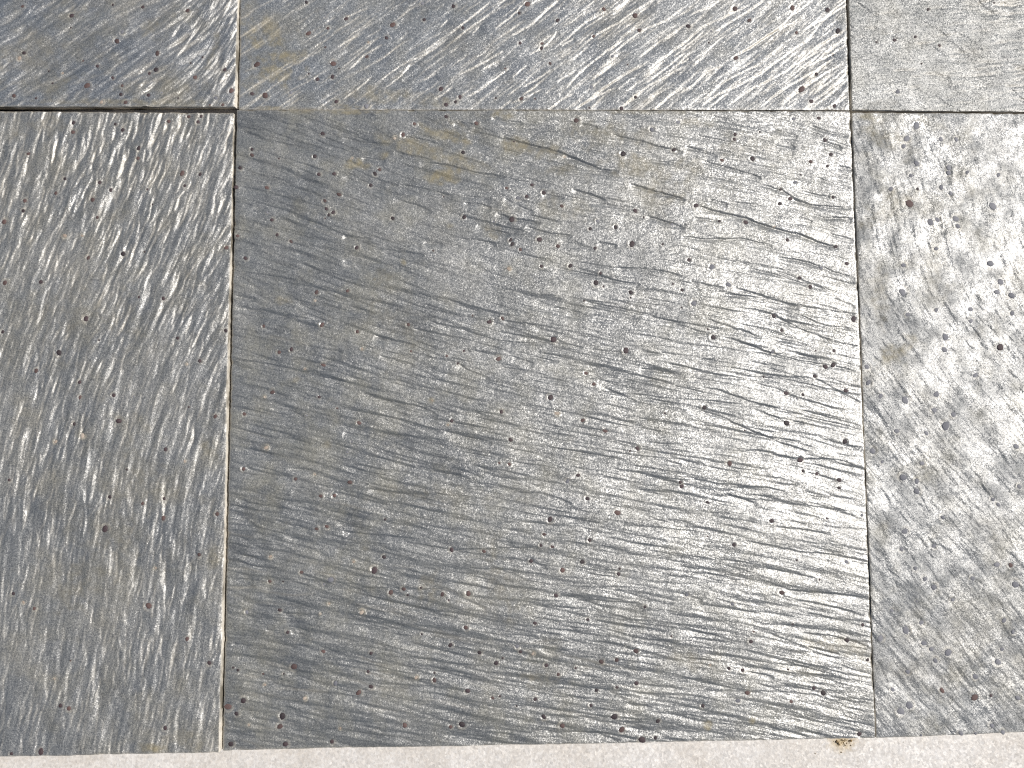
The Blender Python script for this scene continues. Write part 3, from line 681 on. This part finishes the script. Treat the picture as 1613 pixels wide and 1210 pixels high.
zC = (0.0013, 0.0012, 0.0012, 0.0014)
cC = [at(1342.4, 173.2, zC[0]), None, None, None]
cC[1] = extend(cC[0], at(1613, 176.0, zC[1]), S)
cC[3] = extend(cC[0], at(1336.6, 0, zC[0]), S); cC[2] = cC[1] + cC[3] - cC[0]
zF = (0.0001, 0.0003, 0.0006, 0.0006)
cF = [at(1380.2, 1163.2, zF[0]), None, None, at(1342.2, 177.0, zF[3])]
cF[1] = extend(cF[0], at(1613, 1154.5, zF[1]), S); cF[2] = extend(cF[3], at(1613, 179.0, zF[2]), S)

BLUE_D, BLUE_M, BLUE_L = (0.085, 0.100, 0.122), (0.125, 0.138, 0.155), (0.175, 0.183, 0.192)
OLIVE = (0.155, 0.140, 0.098)
MISC = [(60, 0.9), (24, 0.4), (10, 0.14), (4.5, 0.08)]

# --- centre tile
def tile_E():
    t = Tile('E', cE, zE, 5); t.zref = 0.0
    def th(u, v):
        return -12 - 5 * math.sin(u * 5.0 + 1.0) * (0.3 + v) + 5 * (1 - v) * (1 - u) - 4 * u * v
    t.scatter(420, th, (50, 130), (3.5, 7), (9, 20), (0.45, 1.1), -1, jit=4, patchy=.5, weight=lambda u, v: 1 - 0.5 * u * (1 if v < .6 else .6))
    t.scatter(2500, th, (22, 80), (1.5, 2.5), (3, 7), (0.4, 1.05), -1, jit=4, patchy=.6,
              weight=lambda u, v: 0.15 if (v > 0.7 and u > 0.25) else 1.0 - 0.5 * u)
    t.scatter(900, th, (14, 50), (2, 3.5), (3, 8), (0.25, 0.6), 1, jit=5,
              weight=lambda u, v: (1.0 if v < 0.55 else 0.3) * (1 - 0.5 * u))
    t.scatter(220, th, (14, 50), (2, 3.2), (4, 9), (0.3, 0.7), 0, jit=6,
              weight=lambda u, v: 1.0 if v < 0.28 else 0.12, mica=0.12)
    # long thin creases sweeping across the smoother upper half
    t.scatter(190, lambda u, v: th(u, v) - 2, (50, 150), (1.5, 2.0), (3.5, 6), (0.55, 1.05), -1, jit=2.5, bend=.06, patchy=.3, urange=(.12, 1), vrange=(.42, .99))
    # strong short creases close to the left edge
    t.scatter(150, th, (14, 34), (2, 3.4), (4, 9), (0.6, 1.3), -1, jit=7, urange=(0, 0.13))
    t.foliation(th, [(15, 170, 0.55), (8, 100, 0.45), (4, 60, 0.36)], lambda u, v: (0.3 + 0.7 * (1 - smooth(.5, .75, v) * smooth(.2, .5, u))) * (1.35 - 0.55 * smooth(.3, .75, u)))
    t.ground_noise([(300, 1.6), (60, 0.35), (24, 0.12), (10, 0.10), (4.5, 0.07)])
    for o, txt in LINES['E']:
        for part in txt.split(';'):
            w = [float(z) for z in part.split()]
            pts = [at(*pix(o, w[i], w[i + 1])) for i in range(1, len(w), 2)]
            t.line(pts, 1.9 * P, 5.0 * P, (1.9 if o in (O2, O3) else 1.4) * w[0] * P, -1)
    g = t.garnet_pits(th); t.stains(); t.edges()
    n = VNoise(t.rng, 90 * P)(t.X, t.Y) * 0.12
    t.gloss = 0.85 + 0.15 * smooth(0.10, 0.42, t.V + n)
    mat = slate_material(1.0, (0.069, 0.073, 0.075), (0.101, 0.105, 0.104), (0.139, 0.139, 0.132), (0.19, 0.18, 0.14), 0.5, 0.41, 0.53, 0.82)
    t.build('whole square slate tile in the middle with ochre stains near its upper edge', mat, g)

def tile_D():
    t = Tile('D', cD, zD, 21); t.zref = 0.003
    def th(u, v):
        return 76 - 7 * smooth(0.6, 1.0, u) * v + 5 * (1 - v) + 4 * math.sin(v * 7)
    t.scatter(1100, th, (16, 48), (3, 7), (5, 12), (0.45, 1.2), -1, jit=6, bend=.3, weight=lambda u, v: 0.45 + 0.55 * v)
    t.scatter(3000, th, (8, 30), (1.5, 2.8), (3, 7), (0.35, 0.95), -1, jit=6, mica=0.12, bend=.3, patchy=.5)
    t.scatter(1100, th, (8, 30), (1.6, 2.6), (3, 7), (0.55, 1.25), -1, jit=6, vrange=(0.62, 1), weight=lambda u, v: 0.25 + 0.75 * float(smooth(0.7, 0.95, v)), mica=0.22, bend=.3)
    t.scatter(700, th, (8, 26), (2, 3.5), (3, 7), (0.3, 0.9), 1, jit=9)
    t.foliation(th, [(13, 62, 1.25), (7, 38, 0.85), (3.6, 20, 0.42)], lambda u, v: 0.8 + 0.35 * v)
    t.ground_noise([(250, 2.0)] + MISC)
    g = t.garnet_pits(th); t.stains(); t.edges()
    mat = slate_material(12.0, (0.088, 0.093, 0.097), (0.122, 0.125, 0.124), (0.166, 0.163, 0.151), OLIVE, 0.4, 0.47, 0.52, ripple=0.38)
    t.build('slate tile at the left with steep ridges, pale and sharp towards its upper end', mat, g)

def tile_A():
    t = Tile('A', cA, zA, 31); t.zref = 0.004
    def th(u, v):
        return 34 + 24 * float(smooth(0.88, 1.0, u))
    t.scatter(700, th, (20, 60), (3, 7), (6, 14), (0.3, 0.9), -1, jit=7, vrange=(0, .35), urange=(.5, 1))
    t.scatter(500, th, (10, 34), (2, 4), (4, 9), (0.5, 1.3), -1, jit=8, vrange=(0, .25), urange=(.6, 1), weight=lambda u, v: 0.2 + 0.8 * float(smooth(.75, 1, u)), mica=0.12)
    t.scatter(400, th, (20, 60), (3, 7), (6, 14), (0.3, 0.9), -1, jit=7)
    t.foliation(th, [(11, 70, 0.8), (6, 42, 0.5), (3.4, 24, 0.25)])
    t.ground_noise([(200, 1.6)] + MISC)
    g = t.garnet_pits(th); t.stains(); t.edges()
    mat = slate_material(23.0, (0.068, 0.078, 0.094), (0.098, 0.107, 0.118), (0.135, 0.139, 0.142), OLIVE, 0.5, 0.47, 0.55)
    t.build('raised slate tile in the upper left corner with a sunlit pale sawn side', mat, g)

def tile_B():
    t = Tile('B', cB, zB, 41); t.zref = 0.0006
    def th(u, v):
        return 36 + 5 * u
    t.scatter(330, th, (10, 50), (1.5, 2.0), (9, 16), (0.2, 0.5), -1, jit=3, vrange=(0, .2), mica=0.26, patchy=.6, bend=.04)
    t.scatter(150, th, (8, 36), (1.5, 2.0), (9, 16), (0.25, 0.6), -1, jit=3, patchy=.6, bend=.04, vrange=(0, .2), urange=(.5, 1), mica=0.4, weight=lambda u, v: 0.2 + 0.8 * u)
    t.scatter(500, th, (20, 60), (3, 6), (6, 14), (0.2, 0.5), -1, jit=5, vrange=(0, .4))
    t.scatter(600, th, (16, 60), (2, 3), (5, 12), (0.6, 1.4), -1, jit=4, vrange=(.19, 1), mica=0.2)
    t.foliation(th, [(14, 90, 0.22), (5, 45, 0.10)])
    t.ground_noise([(200, 1.2)] + [(c, a * 0.75) for c, a in MISC])
    for o, txt in LINES['B']:
        for part in txt.split(';'):
            w = [float(z) for z in part.split()]
            pts = [at(*pix(o, w[i], w[i + 1])) for i in range(1, len(w), 2)]
            wt = min(w[0], 1.25)
            t.line(pts, 1.6 * P, 14 * P, 0.9 * wt * P, -1, mica=0.42 * wt)
    g = t.garnet_pits(th); t.stains(); t.edges()
    mat = slate_material(34.0, (0.076, 0.086, 0.101), (0.102, 0.112, 0.122), (0.132, 0.138, 0.143), OLIVE, 0.35, 0.46, 0.52, ripple=0.22, streak=0.4)
    t.build('slate tile at the top middle with thin pale slanting ridges and ochre corner stain', mat, g)

def tile_C():
    t = Tile('C', cC, zC, 51); t.zref = 0.0013
    def th(u, v):
        return 4
    t.scatter(240, th, (8, 26), (1.6, 2.6), (4, 9), (0.6, 1.4), -1, jit=5, vrange=(0, .2), urange=(0, .4), weight=lambda u, v: 0.1 + 0.9 * float(smooth(0.08, .25, u)), mica=0.25)
    t.scatter(110, lambda u, v: -36, (20, 50), (1.6, 2.4), (4, 9), (0.5, 1.0), -1, jit=7, vrange=(0, .25), urange=(0, .4))
    t.scatter(260, th, (20, 60), (4, 7), (6, 14), (0.2, 0.5), -1, jit=8)
    t.foliation(th, [(12, 60, 0.4), (5, 26, 0.25)])
    t.ground_noise([(200, 1.2)] + MISC)
    g = t.garnet_pits(th); t.stains(); t.edges()
    mat = slate_material(45.0, (0.095, 0.101, 0.102), (0.132, 0.138, 0.136), (0.178, 0.181, 0.174), (0.21, 0.20, 0.165), 0.4, 0.47, 0.46, 1.6)
    t.build('smooth greenish-grey slate tile in the upper right corner, almost without ridges', mat, g)

def tile_F():
    t = Tile('F', cF, zF, 61); t.zref = 0.0004
    def th(u, v):
        return -52 - 16 * float(smooth(0.55, 0.95, v))
    t.scatter(700, th, (10, 34), (2, 4.5), (4, 10), (0.25, 0.8), 1, jit=9, urange=(0, .4), bend=.3)
    t.scatter(420, th, (8, 26), (2, 3.4), (4, 9), (0.3, 0.9), -1, jit=9, urange=(0, .4), vrange=(0, .7), bend=.3)
    t.scatter(260, th, (20, 60), (4, 8), (6, 14), (0.4, 1.0), 1, jit=8, urange=(.3, 1))
    t.foliation(th, [(13, 55, 0.9), (6, 34, 0.6), (3.4, 20, 0.3)])
    t.ground_noise([(160, 1.6), (34, 0.8), (14, 0.5), (6, .2)] + MISC)
    g = t.garnet_pits(th); t.stains(); t.edges()
    n = VNoise(t.rng, 70 * P)(t.X, t.Y) * 0.14 + VNoise(t.rng, 22 * P)(t.X, t.Y) * 0.10
    t.gloss = 0.62 + 0.38 * smooth(0.12, 0.62, t.V + n)
    t.gloss *= 1 - 0.45 * (1 - smooth(0.02, 0.09, t.U + 0.35 * n)) * smooth(0.4, 0.55, t.V + n)
    mat = slate_material(56.0, (0.100, 0.108, 0.116), (0.150, 0.156, 0.160), (0.205, 0.205, 0.200), (0.22, 0.205, 0.16), 0.5, 0.42, 0.42, 1.1, (0.28, 1.4))
    t.build('glaring white-lit slate tile at the right, freckled with large grey garnets', mat, g)

tile_E(); tile_D(); tile_A(); tile_B(); tile_C(); tile_F()

# ---------------------------------------------------------------- dirt spilled at the joint
def make_dirt():
    rng = np.random.default_rng(8)
    m, nt, bs = new_mat('brown_dirt')
    co = nd(nt, 'ShaderNodeTexCoord').outputs['Object']
    nt.links.new(ramp(nt, noise(nt, co, 300, 3, 0.6, 1.0), [(0.35, (0.035, 0.026, 0.014)), (0.65, (0.22, 0.15, 0.07))]), bs.inputs['Base Color'])
    bs.inputs['Roughness'].default_value = 0.9
    ico = [(0, 0, 1), (.9, 0, .45), (.28, .85, .45), (-.72, .53, .45), (-.72, -.53, .45), (.28, -.85, .45),
           (.72, .53, -.45), (-.28, .85, -.45), (-.9, 0, -.45), (-.28, -.85, -.45), (.72, -.53, -.45), (0, 0, -1)]
    f = [(0, 1, 2), (0, 2, 3), (0, 3, 4), (0, 4, 5), (0, 5, 1), (1, 6, 2), (2, 7, 3), (3, 8, 4), (4, 9, 5), (5, 10, 1),
         (6, 7, 2), (7, 8, 3), (8, 9, 4), (9, 10, 5), (10, 6, 1), (11, 7, 6), (11, 8, 7), (11, 9, 8), (11, 10, 9), (11, 6, 10)]
    vs, fs = [], []
    spots = [(1318, 1168, 2.0), (1320, 1171, 1.8), (1322, 1173, 1.3), (1340, 1166.5, 1.9), (1337, 1167.5, 1.2), (1325, 1185, 1.0), (1329, 1170, .9), (1331, 1174, .8), (1340, 1174, .9), (1284, 1187, .8), (1423, 1169, .6)]
    for _ in range(60):
        a = rng.uniform(0, 1) ** 0.7
        spots.append((1327 + rng.normal(0, 7), 1165 + abs(rng.normal(0, 7)) * a, rng.uniform(.3, .75)))
    for px, py, r in spots:
        x, y = at(px, py, GROUND_Z)
        r *= P * 1.1
        b = len(vs)
        k = rng.uniform(0.7, 1.3, 3)
        for v in ico:
            q = rng.uniform(0.8, 1.2)
            vs.append((x - DIRT[0] + v[0] * r * k[0] * q, y - DIRT[1] + v[1] * r * k[1] * q, r * 0.55 + v[2] * r * 0.75 * q))
        fs += [tuple(b + i for i in t) for t in f]
    me = bpy.data.meshes.new('dirt')
    me.from_pydata(vs, [], fs)
    me.materials.append(m)
    o = bpy.data.objects.new('dirt', me)
    o.location = (DIRT[0], DIRT[1], GROUND_Z)
    o['label'] = 'crumbs of brown dirt on the white stone below the middle tile'
    o['category'] = 'dirt'
    o['kind'] = 'stuff'
    C.objects.link(o)
make_dirt()
